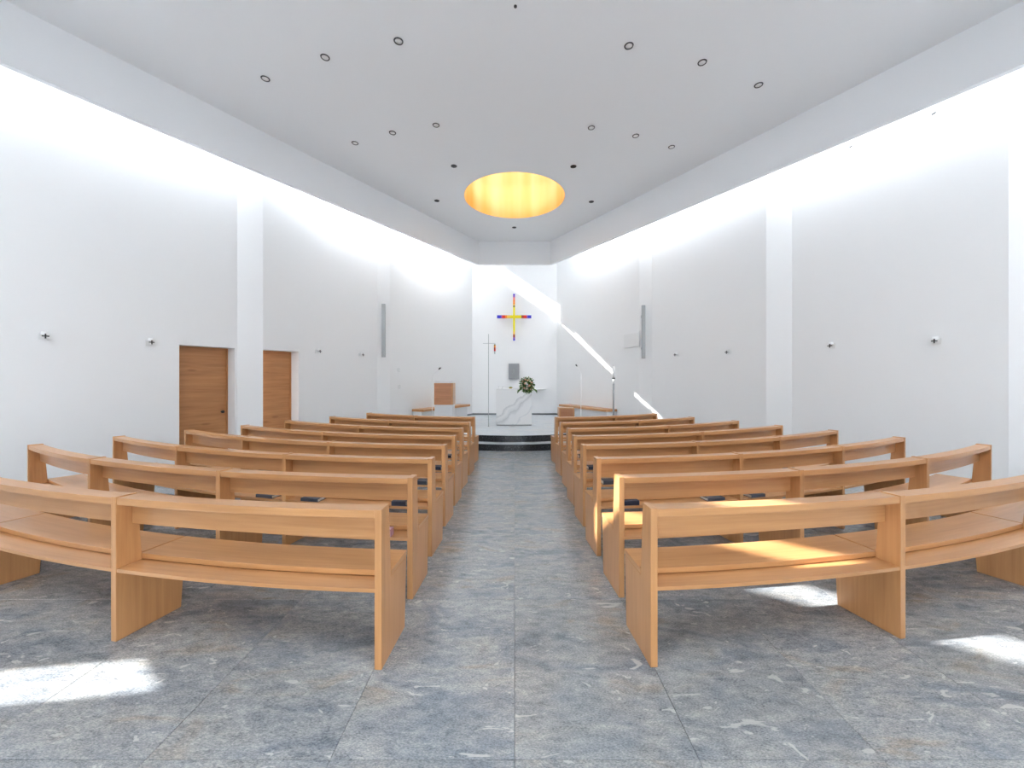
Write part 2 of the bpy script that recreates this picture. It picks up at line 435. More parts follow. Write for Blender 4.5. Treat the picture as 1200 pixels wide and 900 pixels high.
# fascia: a ring hanging from the canopy's rim (mitred, 9 cm thick)
def offset_poly(poly, d):
    out = []
    n = len(poly)
    for i in range(n):
        a, b, c = Vector(poly[i - 1]), Vector(poly[i]), Vector(poly[(i + 1) % n])
        d1 = (b - a).normalized(); d2 = (c - b).normalized()
        n1 = Vector((-d1.y, d1.x)); n2 = Vector((-d2.y, d2.x))
        m = (n1 + n2); m = m / (1 + n1.dot(n2))
        p = b + m * d; out.append((p.x, p.y))
    return out
outer = offset_poly(cp, 0.09)
fa = MB()
for k in range(len(cp)):
    j = (k + 1) % len(cp)
    fa.hexa([cp[k], cp[j], outer[j], outer[k]], SOFFIT, 6.60)
o = fa.build('fascia', M['ceiling'], ceil)
# unseen beams added above the light slot to darken the left wall piers
def fx(y): return -(1.2 + FS * (13.3 - y)) - 0.08
for y0, y1 in ((7.42, 7.80), (10.45, 10.80)):
    b_ = MB()
    wx = lambda y: -(wall_x(y) + 0.02)
    b_.hexa([(fx(y0), y0), (fx(y1), y1), (wx(y1), y1), (wx(y0), y0)], 6.05, 6.6)
    b_.build('shade_beam', M['ceiling'], ceil)
# gilded drum of the round skylight
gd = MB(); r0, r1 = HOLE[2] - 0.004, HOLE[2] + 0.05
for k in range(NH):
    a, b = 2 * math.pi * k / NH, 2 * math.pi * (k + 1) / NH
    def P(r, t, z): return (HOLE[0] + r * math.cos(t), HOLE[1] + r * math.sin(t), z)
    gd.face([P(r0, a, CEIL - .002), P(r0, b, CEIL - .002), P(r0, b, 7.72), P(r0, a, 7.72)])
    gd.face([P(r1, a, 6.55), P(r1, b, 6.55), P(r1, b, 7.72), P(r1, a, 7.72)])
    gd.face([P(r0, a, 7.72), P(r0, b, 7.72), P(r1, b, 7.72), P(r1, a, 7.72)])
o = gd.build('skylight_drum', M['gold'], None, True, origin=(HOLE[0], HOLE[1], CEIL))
drum = o
def mat_dimming(name):
    m = bpy.data.materials.new(name); m.use_nodes = True; n, l = m.node_tree.nodes, m.node_tree.links
    n.clear(); out = n.new('ShaderNodeOutputMaterial'); mx = n.new('ShaderNodeMixShader'); mx.inputs[0].default_value = 0.20
    df = n.new('ShaderNodeBsdfDiffuse'); df.inputs['Color'].default_value = (0.85, 0.87, 0.88, 1)
    tl = n.new('ShaderNodeBsdfTranslucent'); tl.inputs['Color'].default_value = (0.95, 0.96, 0.97, 1)
    l.new(df.outputs[0], mx.inputs[1]); l.new(tl.outputs[0], mx.inputs[2]); l.new(mx.outputs[0], out.inputs['Surface'])
    return m
od = MB(); od.lathe((HOLE[0], HOLE[1], 7.722), [(r1, 0), (r1 * .92, .07), (r1 * .7, .13), (r1 * .35, .17), (0.0, .18)], 48); od.f = od.f[:-1]; od.uv = od.uv[:-1]
od.build('dimming_lid', mat_dimming('dimming_acrylic'), drum, True)  # unseen translucent lid added to dim the daylight on the gold drum
tag(o, 'round gilded skylight drum set into the white ceiling above the aisle', 'skylight')

# ------------------------------------------------------------------ floor: slabs with open joints
fl = MB(); fl.hexa([(-9.5, -1.6), (9.5, -1.6), (9.5, 15.2), (-9.5, 15.2)], -0.10, -0.012)
floor = fl.build('floor', M['grout']); tag(floor, kind='structure')
SW, SL, Y0 = 0.80, 1.25, 0.47
def inside_x(y):
    pts = [(C_far[0], C_far[1]), C_near, B_far, B_near, A_far, A_near, N0, (8.9, 2.9)]
    w = 0
    for p, q in zip(pts[:-1], pts[1:]):
        if q[1] <= y <= p[1]: w = max(w, p[0] + (q[0] - p[0]) * (y - p[1]) / (q[1] - p[1]))
    return w if w else (8.9 if y < 5.5 else 1.58)
sm = MB(); g = 0.0010; e = 0.0014
bx0, bx1, by0, by1 = -SW / 2 + g, SW / 2 - g, -SL / 2 + g, SL / 2 - g
lo = [(bx0, by0, -0.012), (bx1, by0, -0.012), (bx1, by1, -0.012), (bx0, by1, -0.012)]
md_ = [(x, y, -e) for x, y, _ in lo]
hi = [(bx0 + e, by0 + e, 0), (bx1 - e, by0 + e, 0), (bx1 - e, by1 - e, 0), (bx0 + e, by1 - e, 0)]
sm.face(hi)
for k in range(4):
    j = (k + 1) % 4
    sm.face([lo[k], lo[j], md_[j], md_[k]]); sm.face([md_[k], md_[j], hi[j], hi[k]])
slab0 = sm.build('stone_slab', M['floor'], floor)
first = True; count = 0
for j in range(-1, 8):
    y = Y0 + SL * (j + 0.5)
    for i in range(-15, 15):
        x = SW * (i + 0.5)
        w = min(inside_x(max(y - SL / 2, -1)), 8.6)
        if abs(x) - SW / 2 > w + 0.15 or abs(x) > max(3.0, 1.34 * (y + SL / 2)) + 0.9 or count > 298: continue
        if x < -4 and y < 1.0: continue
        ob = slab0 if first else slab0.copy()
        if not first: COL.objects.link(ob)
        first = False; count += 1
        ob.location = (x, y, 0)

# ------------------------------------------------------------------ chancel: two curved black steps and platform
PC = (-0.05, 12.36)
PH = 0.312
def arc_pts(r, n=48):
    """arc about PC facing the nave, clipped at the side walls"""
    out = []
    for k in range(n + 1):
        t = math.radians(-82 + 164 * k / n)
        x, y = PC[0] + r * math.sin(t), PC[1] - r * math.cos(t)
        w = 1.58 + S * (14.8 - y) if y > 10.79 else 3.4
        if abs(x) < w - 0.01: out.append((x, y))
    return out
def step(name, r, h0, h1, mat, top=None):
    pts = arc_pts(r); yl = pts[0][1]
    poly = pts + [(1.58 + S * (14.8 - pts[-1][1]) - .005, pts[-1][1]), (1.575, 14.795), (-1.575, 14.795), (-(1.58 + S * (14.8 - yl)) + .005, yl)]
    m = MB()
    m.face([(p[0], p[1], h1) for p in poly])
    for k in range(len(poly)):
        a, b = poly[k], poly[(k + 1) % len(poly)]
        m.face([(a[0], a[1], h0), (b[0], b[1], h0), (b[0], b[1], h1), (a[0], a[1], h1)])
    o = m.build(name, mat)
    return o, pts
st1, a1 = step('floor_step_1', 3.30, 0.0, 0.150, M['granite']); tag(st1, kind='structure')
st2, a2 = step('floor_platform', 2.985, 0.150, PH - 0.004, M['granite']); tag(st2, kind='structure')
def tread(name, r_out, r_in, h, th, parent, mat):
    m = MB(); po, pi = arc_pts(r_out), arc_pts(r_in); n = min(len(po), len(pi))
    T = [math.radians(-64 + 128 * k / 40) for k in range(41)]
    f = lambda r, t, z: (PC[0] + r * math.sin(t), PC[1] - r * math.cos(t), z)
    for a, b in zip(T[:-1], T[1:]):
        m.face([f(r_out, a, h), f(r_out, b, h), f(r_in, b, h), f(r_in, a, h)])
        m.face([f(r_out, a, h - th), f(r_out, b, h - th), f(r_out, b, h), f(r_out, a, h)])
        m.face([f(r_in, a, h - th), f(r_in, b, h - th), f(r_in, b, h), f(r_in, a, h)])
        m.face([f(r_out, a, h - th), f(r_out, b, h - th), f(r_in, b, h - th), f(r_in, a, h - th)])
    return m.build(name, mat, parent)
tread('tread', 3.302, 2.987, 0.156, 0.006, st1, M['platform'])
pts = arc_pts(2.987); yl = pts[0][1]
poly = pts + [(1.58 + S * (14.8 - pts[-1][1]) - .006, pts[-1][1]), (1.574, 14.794), (-1.574, 14.794), (-(1.58 + S * (14.8 - yl)) + .006, yl)]
m = MB(); m.face([(p[0], p[1], PH) for p in poly])
for k in range(len(poly)):
    a, b = poly[k], poly[(k + 1) % len(poly)]
    m.face([(a[0], a[1], PH - .004), (b[0], b[1], PH - .004), (b[0], b[1], PH), (a[0], a[1], PH)])
m.build('platform_paving', M['platform'], st2)
# dark shadow-gap trim at the foot of the chancel walls
tr = MB(); tr.box(-1.57, 1.57, 14.775, 14.80, PH, PH + 0.055)
tag(tr.build('baseboard_back', M['dark_trim']), kind='structure')
for sg, nm in ((-1, 'baseboard_left'), (1, 'baseboard_right')):
    t = MB(); a, b = (sg * 1.56, 14.78), (sg * (1.56 + S * 0.7), 14.08)
    t.hexa([a, b, (b[0] + sg * .02, b[1]), (a[0] + sg * .02, a[1])], PH, PH + 0.05)
    tag(t.build(nm, M['dark_trim']), kind='structure')

# ------------------------------------------------------------------ doors (recessed in the left wall)
def door(name, p, q, top, knob, n):
    d = Vector((q[0] - p[0], q[1] - p[1])); w = d.length; d.normalize(); out = Vector((-d.y, d.x))
    if out.x > 0: out = -out
    R = 0.285
    def at(u, b, h): return (p[0] + d.x * u + out.x * b, p[1] + d.y * u + out.y * b, h)
    root = MB()   # outer lining: two reveals and a head as one white frame
    for u0, u1 in ((-0.02, 0.0), (w, w + 0.02)):
        root.prism([(0.3003, 0), (0.36, 0), (0.36, top), (0.3003, top)], u0, u1, at)
    root.prism([(0.3003, top), (0.36, top), (0.36, top + .02), (0.3003, top + .02)], -0.02, w + 0.02, at)
    org = at(w / 2, R, 0)
    ro = root.build('door_%d' % n, M['white'], None, origin=org); tag(ro, kind='structure')
    # reveal lining panels
    fr = MB()
    fr.prism([(R - .03, 0), (R + .05, 0), (R + .05, top), (R - .03, top)], 0.0, 0.018, at, 'h')
    fr.prism([(R - .03, 0), (R + .05, 0), (R + .05, top), (R - .03, top)], w - 0.018, w, at, 'h')
    fr.prism([(R - .03, top - .03), (R + .05, top - .03), (R + .05, top), (R - .03, top)], 0.018, w - 0.018, at)
    fr.build('door_frame', M['door_wood'], ro)
    lf = MB()
    lf.prism([(R, 0.006), (R + .04, 0.006), (R + .04, top - .0302), (R, top - .0302)], 0.0182, w - 0.0182, at)
    leaf = lf.build('door_leaf', M['door_wood'], ro)
    if knob:
        kb = MB(); a, b = Vector(at(w - .10, R, 1.02)), Vector(at(w - .10, R - .05, 1.02)); c = Vector(at(w - .10, R - .075, 1.02))
        kb.tube(a, b, .012); kb.tube(b, c, .028, .026)
        kb.build('knob', M['black'], leaf, True)
door('door', pA(DOOR1[0]), pA(DOOR1[1]), DOOR1[2], True, 1)
door('door', bn, pB(DOOR2[1]), DOOR2[2], False, 2)

# ------------------------------------------------------------------ pews
PEW_L = dict(c=(-0.15, 13.1), sg=-1, R=[10.87, 10.15, 9.44, 8.69, 7.97, 7.19, 6.34, 5.42],
             A=[(3.4, 12.7, 22.0, 31.2), (3.7, 12.9, 22.2, 31.7), (4.0, 13.1, 22.4, 32.2), (4.4, 13.7, 22.8, 32.3), (4.8, 18.8, 32.1), (5.4, 19.1, 33.6), (6.0, 19.8, 33.5), (7.2, 20.6, 34.6)])
PEW_R = dict(c=(0.0, 13.3), sg=1, R=[11.06, 10.34, 9.64, 8.90, 8.18, 7.42, 6.60, 5.69],
             A=[(4.25, 13.0, 22.0, 31.0), (4.6, 13.2, 22.1, 31.3), (4.8, 13.6, 22.2, 31.0), (5.2, 14.2, 22.7, 31.7), (5.7, 19.0, 31.6), (6.5, 19.5, 32.5), (7.2, 20.0, 32.0), (8.5, 21.3, 32.6)])
TP = 0.042                                  # panel thickness
TOP, SEAT, LEDGE = 0.908, 0.495, 0.457
PANEL_END = [(0, 0), (0.395, 0), (0.425, SEAT - .034), (0.145, SEAT - .034), (0.145, SEAT), (0.115, TOP), (0, TOP)]
SEAT_P = [(0.147, SEAT - .034), (0.440, SEAT - .034), (0.440, SEAT), (0.147, SEAT)]
LEDGE_P = [(0.004, LEDGE - .022), (0.21, LEDGE - .022), (0.21, LEDGE), (0.004, LEDGE)]
RAIL_P = [(0.004, TOP - .050), (0.112, TOP - .050), (0.112, TOP - .006), (0.004, TOP - .006)]
BACK_P = [(0.088, 0.715), (0.116, 0.715), (0.111, TOP - .050), (0.086, TOP - .050)]
ORD = ['nearest', 'second', 'third', 'fourth', 'fifth', 'sixth', 'seventh', 'eighth']
def pew_fn(pw, R):
    c, sg = pw['c'], pw['sg']
    def at(th, b, h):
        r = R - b
        return (c[0] + sg * r * math.sin(th), c[1] - r * math.cos(th), h)
    return at
def make_pew(pw, i):
    R, sg = pw['R'][i], pw['sg']; at = pew_fn(pw, R)
    ang = [math.radians(a) - (TP / 2) / R for a in pw['A'][i]]
    side = 'left' if sg < 0 else 'right'
    if i == 0: lab = 'curved wooden pew %s of the aisle, nearest the camera' % side
    elif i == 7: lab = 'curved wooden pew %s of the aisle, front row nearest the altar steps' % side
    else: lab = 'curved wooden pew %s of the aisle, %s row counted from the camera' % (side, ORD[i])
    mid = at((ang[0] + ang[-1]) / 2, 0.2, 0)
    root = empty('church_pew', mid, lab, 'pew', 'curved pews in two blocks')
    for k, a in enumerate(ang):
        m = MB()
        p0 = at(a, 0, 0); eb = (-sg * math.sin(a), math.cos(a)); et = (sg * math.cos(a), math.sin(a))
        def pn(u, b, h): return (p0[0] + eb[0] * b + et[0] * u, p0[1] + eb[1] * b + et[1] * u, h)
        m.prism(PANEL_END, -TP / 2, TP / 2, pn, 'h')
        m.build('end_panel' if k in (0, len(ang) - 1) else 'support_panel', M['wood'], root, False, 0.003)
    for k in range(len(ang) - 1):
        a, b = ang[k], ang[k + 1]; ti = (TP / 2) / (R - 0.1); N = 10
        inner = [a + ti + (b - a - 2 * ti) * q / N for q in range(N + 1)]
        sa = a - (TP / 2) / R if k == 0 else a + 0.0006
        sb = b + (TP / 2) / R if k == len(ang) - 2 else b - 0.0006
        full = [sa + (sb - sa) * q / N for q in range(N + 1)]
        def scaled(us, fn): return [u * R for u in us], (lambda u, bb, h: fn(u / R, bb, h))
        for nm, poly, us in (('seat', SEAT_P, full), ('book_ledge', LEDGE_P, inner), ('backrest', BACK_P, inner), ('top_rail', RAIL_P, inner)):
            m = MB(); uu, fn = scaled(us, at)
            m.sweep(poly, uu, fn, 'u')
            m.build(nm, M['wood'], root, False, 0.003 if nm in ('seat', 'top_rail') else 0)
    return root
for pw in (PEW_L, PEW_R):
    for i in range(8): make_pew(pw, i)

# ------------------------------------------------------------------ hymn books and papers on the ledges
def px_angle(pw, i, px, b):
    """angle along row i whose point at depth b lies in the pixel column px"""
    at = pew_fn(pw, pw['R'][i]); best = None
    for q in range(0, 4000):
        th = math.radians(2 + 36 * q / 4000); p = at(th, b, 0); e_ = abs(CX + F * p[0] / p[1] - px)
        if best is None or e_ < best[0]: best = (e_, th)
    return best[1]
def ledge_item(side, row, x0, x1, cover, label, kind='hymn_book', th=0.034, depth=0.12):
    pw = PEW_L if side == 'left' else PEW_R
    i = row - 1; R = pw['R'][i]; at = pew_fn(pw, R)
    t0, t1 = sorted((px_angle(pw, i, x0, .02), px_angle(pw, i, x1, .02)))
    tc = (t0 + t1) / 2; ln = max(0.09, (t1 - t0) * R); ln = min(ln, 0.20)
    c = at(tc, 0.012, LEDGE + .001); sg = pw['sg']
    eb = (-sg * math.sin(tc), math.cos(tc)); et = (sg * math.cos(tc), math.sin(tc))
    def fn(u, b, h): return (c[0] + et[0] * u + eb[0] * b, c[1] + et[1] * u + eb[1] * b, c[2] + h)
    if kind == 'hymn_book':
        r = empty(kind, c, label, 'book', 'hymn books on the pew ledges')
        m = MB(); L = ln / 2; t = .0035
        m.prism([(0, 0), (depth, 0), (depth, t), (t, t), (t, th - t), (depth, th - t), (depth, th), (0, th)], -L, L, fn)
        m.build('cover', cover, r)
        m = MB(); m.prism([(t, t), (depth - .004, t), (depth - .004, th - t), (t, th - t)], -L + .004, L - .004, fn)
        m.build('pages', M['pages'], r)
    else:
        m = MB(); m.prism([(0, 0), (depth, 0), (depth, th), (0, th)], -ln / 2, ln / 2, fn)
        o = m.build(kind, cover, None, origin=c)
        tag(o, label, 'booklet' if kind == 'booklet' else 'paper')
RN = {2: 'second', 3: 'third', 4: 'fourth', 5: 'fifth', 6: 'sixth'}
for side, mirror in (('left', ((3, 459, 476), (4, 488, 500), (5, 506, 517), (6, 521.5, 529))),
                     ('right', ((3, 731, 749), (4, 707, 721), (5, 689.5, 700), (6, 679, 686)))):
    for row, a, b in mirror:
        ledge_item(side, row, a, b, M['navy'] if row != 4 else M['navy2'], 'dark blue hymn book by the aisle end of the %s pew %s of the aisle' % (RN[row], side), th=0.042)
for side, row, a, b, w in (('left', 3, 300, 320, 'farthest from it'), ('left', 3, 353, 373, 'middle of three'),
                           ('left', 4, 297, 314, 'far from it'),
                           ('right', 3, 829, 849, 'middle of three'), ('right', 3, 880, 896, 'farthest from it'),
                           ('right', 4, 919, 931, 'far from it')):
    ledge_item(side, row, a, b, M['navy2'], 'dark hymn book on the %s pew %s of the aisle, %s' % (RN[row], side, w), th=0.030)
ledge_item('left', 2, 446, 457, M['pink'], 'pink booklet standing on the ledge of the second pew left of the aisle', 'booklet', 0.055, 0.06)
ledge_item('left', 2, 52, 64, M['paper'], 'white leaflet on the far outer end of the second left pew', 'leaflet', 0.006, 0.13)
ledge_item('right', 2, 1114, 1127, M['paper'], 'white leaflet on the far outer end of the second right pew', 'leaflet', 0.006, 0.13)
ledge_item('right', 4, 883, 900, M['paper'], 'white leaflet on the ledge of the fourth right pew', 'leaflet', 0.006, 0.13)

# ------------------------------------------------------------------ altar and what stands on it
AY = 11.4
ax0, ax1, atop = px_dir(581.5) * AY, px_dir(623.3) * AY, px_h(455.5, AY)
alt = empty('altar', ((ax0 + ax1) / 2, AY + .38, PH), 'white block altar of grey-veined marble on the chancel platform', 'altar')
m = MB(); m.box(ax0 + .012, ax1 - .012, AY + .012, AY + .75, PH + .001, PH + .02); m.build('plinth', M['dark_trim'], alt)  # dark colour stands in for the shade in the gap under the block
m = MB(); m.box(ax0, ax1, AY, AY + .76, PH + .02, atop); m.build('block', M['marble'], alt, False, 0.004)
# bouquet
bc = Vector((px_dir(617.7) * (AY + .06), AY + .08, atop + .006))
bq = empty('flower_arrangement', bc, 'lush bouquet of peach and cream roses with greenery on the altar corner', 'flowers')
m = MB(); m.lathe((bc.x, bc.y, atop + .001), [(0.05, 0), (0.065, .015), (0.07, .04), (0.06, .05)], 16); m.build('bowl', M['grey_metal'], bq, True)
bcen = bc + Vector((0, -.02, .10))
def leaf_mesh(mb, p, d, L, w):
    d = d.normalized(); s_ = d.cross(Vector((random.uniform(-1, 1), random.uniform(-1, 1), random.uniform(-1, 1)))).normalized() * w
    n_ = d.cross(s_).normalized() * (w * .5)
    a, b, c, t = p, p + d * L * .5 + s_ + n_, p + d * L, p + d * L * .5 - s_ + n_
    mid_ = p + d * L * .5
    mb.face([a, b, c, mid_]); mb.face([a, mid_, c, t])
for nm, mat_, nn in (('foliage', 'leaf', 520), ('pale_foliage', 'leaf2', 150)):
    m = MB()
    for k in range(nn):
        d = Vector((random.gauss(0, 1), random.gauss(0, 1), random.gauss(0.15, 1))).normalized()
        rr = random.uniform(.05, .19)
        p = bcen + Vector((d.x * rr, d.y * rr * .8, d.z * rr * 1.12))
        if p.z < atop + .01 and p.y > AY - .02: p.y = AY - .03
        leaf_mesh(m, p, d + Vector((0, 0, -.3)), random.uniform(.05, .09), random.uniform(.012, .022))
    for k in range(nn // 4):      # trailing sprays
        sx = random.choice((-1, 1)); t = random.random()
        p = bcen + Vector((sx * (.10 + .16 * t), -.10 - .02 * t, -.02 - .19 * t * (0.6 + .4 * random.random())))
        leaf_mesh(m, p, Vector((sx * .6, -.2, -.8)), .05, .010)
    m.v = [(v[0], v[1], max(v[2], atop + .004)) if v[1] > AY - .006 else v for v in m.v]   # leaves rest on the altar top
    o = m.build(nm, M[mat_], bq); o['kind'] = 'stuff'
for k in range(17):
    t = k * 2.39996; h = 1 - 1.7 * (k + .5) / 17; rr = math.sqrt(max(0, 1 - h * h))
    d = Vector((math.cos(t) * rr, -abs(math.sin(t)) * rr, h * 1.1))
    p = bcen + d * .165
    m = MB(); R_ = random.uniform(.026, .036)
    m.lathe((p.x, p.y, p.z - R_), [(0.0, 0), (R_ * .7, R_ * .25), (R_, R_ * .9), (R_ * .85, R_ * 1.5), (R_ * .5, R_ * 1.35), (R_ * .35, R_ * 1.75), (0.0, R_ * 1.7)], 9)
    m.build('rose', M['rose'] if k % 3 else M['rosew'], bq, True)
for k, (px, hh, mat_, lab, cat) in enumerate(((584.7, .05, 'steel', 'small clear cruet at the left edge of the altar top', 'cruet'), (589.5, .05, 'steel', 'small clear cruet second from the left on the altar top', 'cruet'))):
    y = AY + .10; x = px_dir(px) * y
    r_ = empty('cruet', (x, y, atop), lab, cat, 'cruets on the altar')
    m = MB(); m.lathe((x, y, atop + .001), [(0.03, 0), (0.034, .012), (0.026, .03), (0.014, .042), (0.016, .05)], 14); m.build('vessel', M['lens'], r_, True)
    m = MB(); m.lathe((x, y, atop + .051), [(0.015, 0), (0.012, .01), (0.004, .018)], 10); m.build('stopper', M[mat_], r_, True)
y = AY + .12; x = px_dir(598.5) * y
r_ = empty('candle_dish', (x, y, atop), 'low brass dish with greenery in the middle of the altar top', 'dish')
m = MB(); m.lathe((x, y, atop + .001), [(0.03, 0), (0.035, .008), (0.06, .026), (0.062, .03), (0.03, .014)], 16); m.build('dish', M['brass'], r_, True)
m = MB()
for k in range(26):
    d = Vector((random.gauss(0, 1), random.gauss(0, 1), abs(random.gauss(.3, .4))))
    leaf_mesh(m, Vector((x, y, atop + .022)), d, .055, .010)
m.build('greenery', M['leaf2'], r_)

# ------------------------------------------------------------------ back wall: coloured cross, tabernacle, credence shelf
WY = 14.8
yf = WY - 0.20
cxm = px_dir(602.4) * yf
def hx(py): return px_h(py, yf)
cr = empty('wall_cross', (cxm, yf, hx(399)), 'slim coloured glass cross hung high on the white back wall', 'cross')
HW = 0.036
def vseg(y0, y1, mt):
    m = MB(); m.box(cxm - HW, cxm + HW, yf - .02, yf + .02, hx(y1), hx(y0)); m.build('glass_segment', M['g_' + mt], cr)
for y0, y1, mt in ((344.5, 346, 'blue'), (346, 348.5, 'violet'), (348.5, 351.5, 'coral'), (351.5, 356.5, 'orange'), (356.5, 358.2, 'amber'), (358.2, 360, 'olive'), (360, 369.6, 'yellow'),
                   (372.9, 388.5, 'yellow'), (388.5, 392, 'amber'), (392, 395.5, 'maroon'), (395.5, 397.5, 'violet'), (397.5, 399.2, 'blue')): vseg(y0, y1, mt)
hz0, hz1 = hx(373.0), hx(369.5)
for x0, x1, mt in ((582.5, 586.8, 'blue'), (586.8, 588.3, 'violet'), (588.3, 592, 'red'), (592, 594.2, 'orange'), (594.2, 598, 'amber'), (598, 611, 'yellow'), (611, 613.5, 'maroon'), (613.5, 617, 'red'), (617, 618.5, 'violet'), (618.5, 622.6, 'blue')):
    m = MB(); m.box(px_dir(x0) * yf, px_dir(x1) * yf, yf - .021, yf + .021, hz0, hz1); m.build('glass_segment', M['g_' + mt], cr)
for py in (350, 392):
    m = MB(); m.tube((cxm, yf + .02, hx(py)), (cxm, WY - .001, hx(py)), .010); m.build('wall_mount', M['steel'], cr)
tx0, tx1 = px_dir(596) * (WY - .12), px_dir(608.4) * (WY - .12)
tz1, tz0 = px_h(426, WY - .12), px_h(444, WY - .12)
tb = empty('tabernacle', ((tx0 + tx1) / 2, WY - .06, tz0), 'grey metal tabernacle box fixed to the wall above the altar', 'tabernacle')
m = MB(); m.box(tx0, tx1, WY - .11, WY - .001, tz0, tz1); m.build('box', M['tab'], tb, False, .004)
m = MB(); m.box(tx0 + .008, tx1 - .008, WY - .125, WY - .111, tz0 + .008, tz1 - .008); dr = m.build('door', M['tab'], tb, False, .003)
tmx, tmz = (tx0 + tx1) / 2, (tz0 + tz1) / 2
m = MB()
for a, b in (((-.05, -.09), (.0, .0)), ((.0, .0), (-.015, .09)), ((.04, -.08), (.01, .01)), ((-.02, .02), (.03, .05))):
    m.tube((tmx + a[0], WY - .127, tmz + a[1]), (tmx + b[0], WY - .127, tmz + b[1]), .008, .004, 8)
m.build('relief', M['grey_metal'], dr)
sx0, sx1, sh = px_dir(619) * 14.6, px_dir(639.7) * 14.6, px_h(455.5, 14.5)
cs = empty('credence_shelf', ((sx0 + sx1) / 2, 14.62, sh - .04), 'thin white credence shelf on the back wall behind the flowers', 'shelf')
m = MB(); m.box(sx0, sx1, 14.45, WY - .001, sh - .035, sh); m.build('board', M['white'], cs, False, .003)
m = MB(); m.box(sx0 + .06, sx1 - .06, 14.60, WY - .001, sh - .075, sh - .036); m.build('bracket', M['white'], cs)

# ------------------------------------------------------------------ ambo, stools, benches
y = 10.6; x0, x1 = px_dir(509) * y, px_dir(529) * y; zt = px_h(449, y); zm = px_h(474.5, y)
am = empty('ambo', ((x0 + x1) / 2, y + .22, PH), 'upright lectern with a cherry wood box on a white base left of altar', 'lectern')
m = MB(); m.box(x0 + .005, x1 + .02, y + .03, y + .46, PH, zm); m.build('base', M['stone_white'], am, False, .004)
m = MB(); m.box(x0 - .012, x1 + .034, y + .02, y + .48, zm, zt); bxo = m.build('box', M['wood'], am, False, .004)
m = MB(); m.box(x0 + .006, x1 - .002, y, y + .0195, zm + .004, zt - .012); m.build('front_panel', M['red_wood'], bxo)
m = MB()
m.prism([(y + .02, zt), (y + .46, zt), (y + .46, zt + .02), (y + .02, zt + .055)], x0 + .01, x1 + .012, lambda u, b, h: (u, b, h)); 
m.build('book_rest', M['white'], am)
# low wooden stand on the other side
y = 9.95; x0, x1 = px_dir(655.3) * y, px_dir(673.3) * y; zt = px_h(478.3, y)
ws = empty('wooden_stand', ((x0 + x1) / 2, y + .2, PH), 'low boxy wooden stand on the platform behind the right front pew', 'stand')
for nm, bx in (('side_panel', (x0, x0 + .035)), ('side_panel', (x1 - .035, x1))):
    m = MB(); m.box(bx[0], bx[1], y, y + .38, PH, zt - .03, 'h'); m.build(nm, M['wood'], ws)
m = MB(); m.box(x0 + .0352, x1 - .0352, y + .008, y + .03, PH, zt - .031); m.build('front_panel', M['red_wood'], ws)
m = MB(); m.box(x0, x1, y, y + .38, zt - .0298, zt); m.build('top', M['wood'], ws, False, .003)
# benches along the chancel walls
for sg, side in ((-1, 'left'), (1, 'right')):
    d = Vector((-sg * S, 1.0)).normalized(); out = Vector((sg * d.y, -sg * d.x * 1.0)); out = Vector((sg * 1.0, S)).normalized()
    y0, y1 = (11.62, 14.02)
    p = Vector((sg * (1.58 + S * (14.8 - y0)), y0)); L = (y1 - y0) / d.y
    def bf_(u, b, h): return (p.x + d.x * u - out.x * b, p.y + d.y * u - out.y * b, h)
    cpt = bf_(L / 2, .2, PH)
    bn_ = empty('chancel_bench', cpt, 'long bench with wooden seat and white base along the %s chancel wall' % side, 'bench', 'chancel benches')
    zs = 0.765
    m = MB(); m.prism([(.012, PH + .001), (.33, PH + .001), (.33, zs - .072), (.012, zs - .072)], .05, L - .05, bf_); m.build('base', M['stone_white'], bn_)
    m = MB(); m.prism([(.008, zs - .07), (.42, zs - .07), (.42, zs), (.008, zs)], 0, L, bf_); m.build('seat', M['wood'], bn_, False, .004)

# ------------------------------------------------------------------ stands: microphones, standing cross with lamp, candle
def mic(px, py_top, px_m, py_m, y, lab):
    x = px_dir(px) * y; xm = px_dir(px_m) * y; zt = px_h(py_top, y); zm_ = px_h(py_m, y)
    r = empty('microphone_stand', (x, y, PH), lab, 'microphone', 'microphone stands on the platform')
    m = MB(); m.lathe((x, y, PH + .001), [(.12, 0), (.12, .012), (.03, .02), (.012, .03)], 20); m.build('base', M['steel'], r)
    m = MB(); m.tube((x, y, PH + .03), (x, y, zt), .009); m.build('pole', M['lens'], r)
    m = MB(); pts = []
    for k in range(7):
        t = k / 6; pts.append((x + (xm - x) * t ** 1.4, y - .05 * t, zt + (zm_ - zt) * t))
    m.path(pts, .005, 8); m.build('gooseneck', M['lens'], r)
    m = MB(); e_ = Vector(pts[-1]); dd = (Vector(pts[-1]) - Vector(pts[-2])).normalized()
    m.tube(e_ - dd * .02, e_ + dd * .035, .012, .020, 10); m.tube(e_ + dd * .035, e_ + dd * .055, .020, .008, 10); m.build('microphone', M['black'], r, True)
mic(506.4, 443, 515.2, 432.4, 10.4, 'slender microphone stand beside the lectern')
mic(680.8, 438, 675.6, 428.8, 11.6, 'slender microphone stand in front of the right chancel bench')
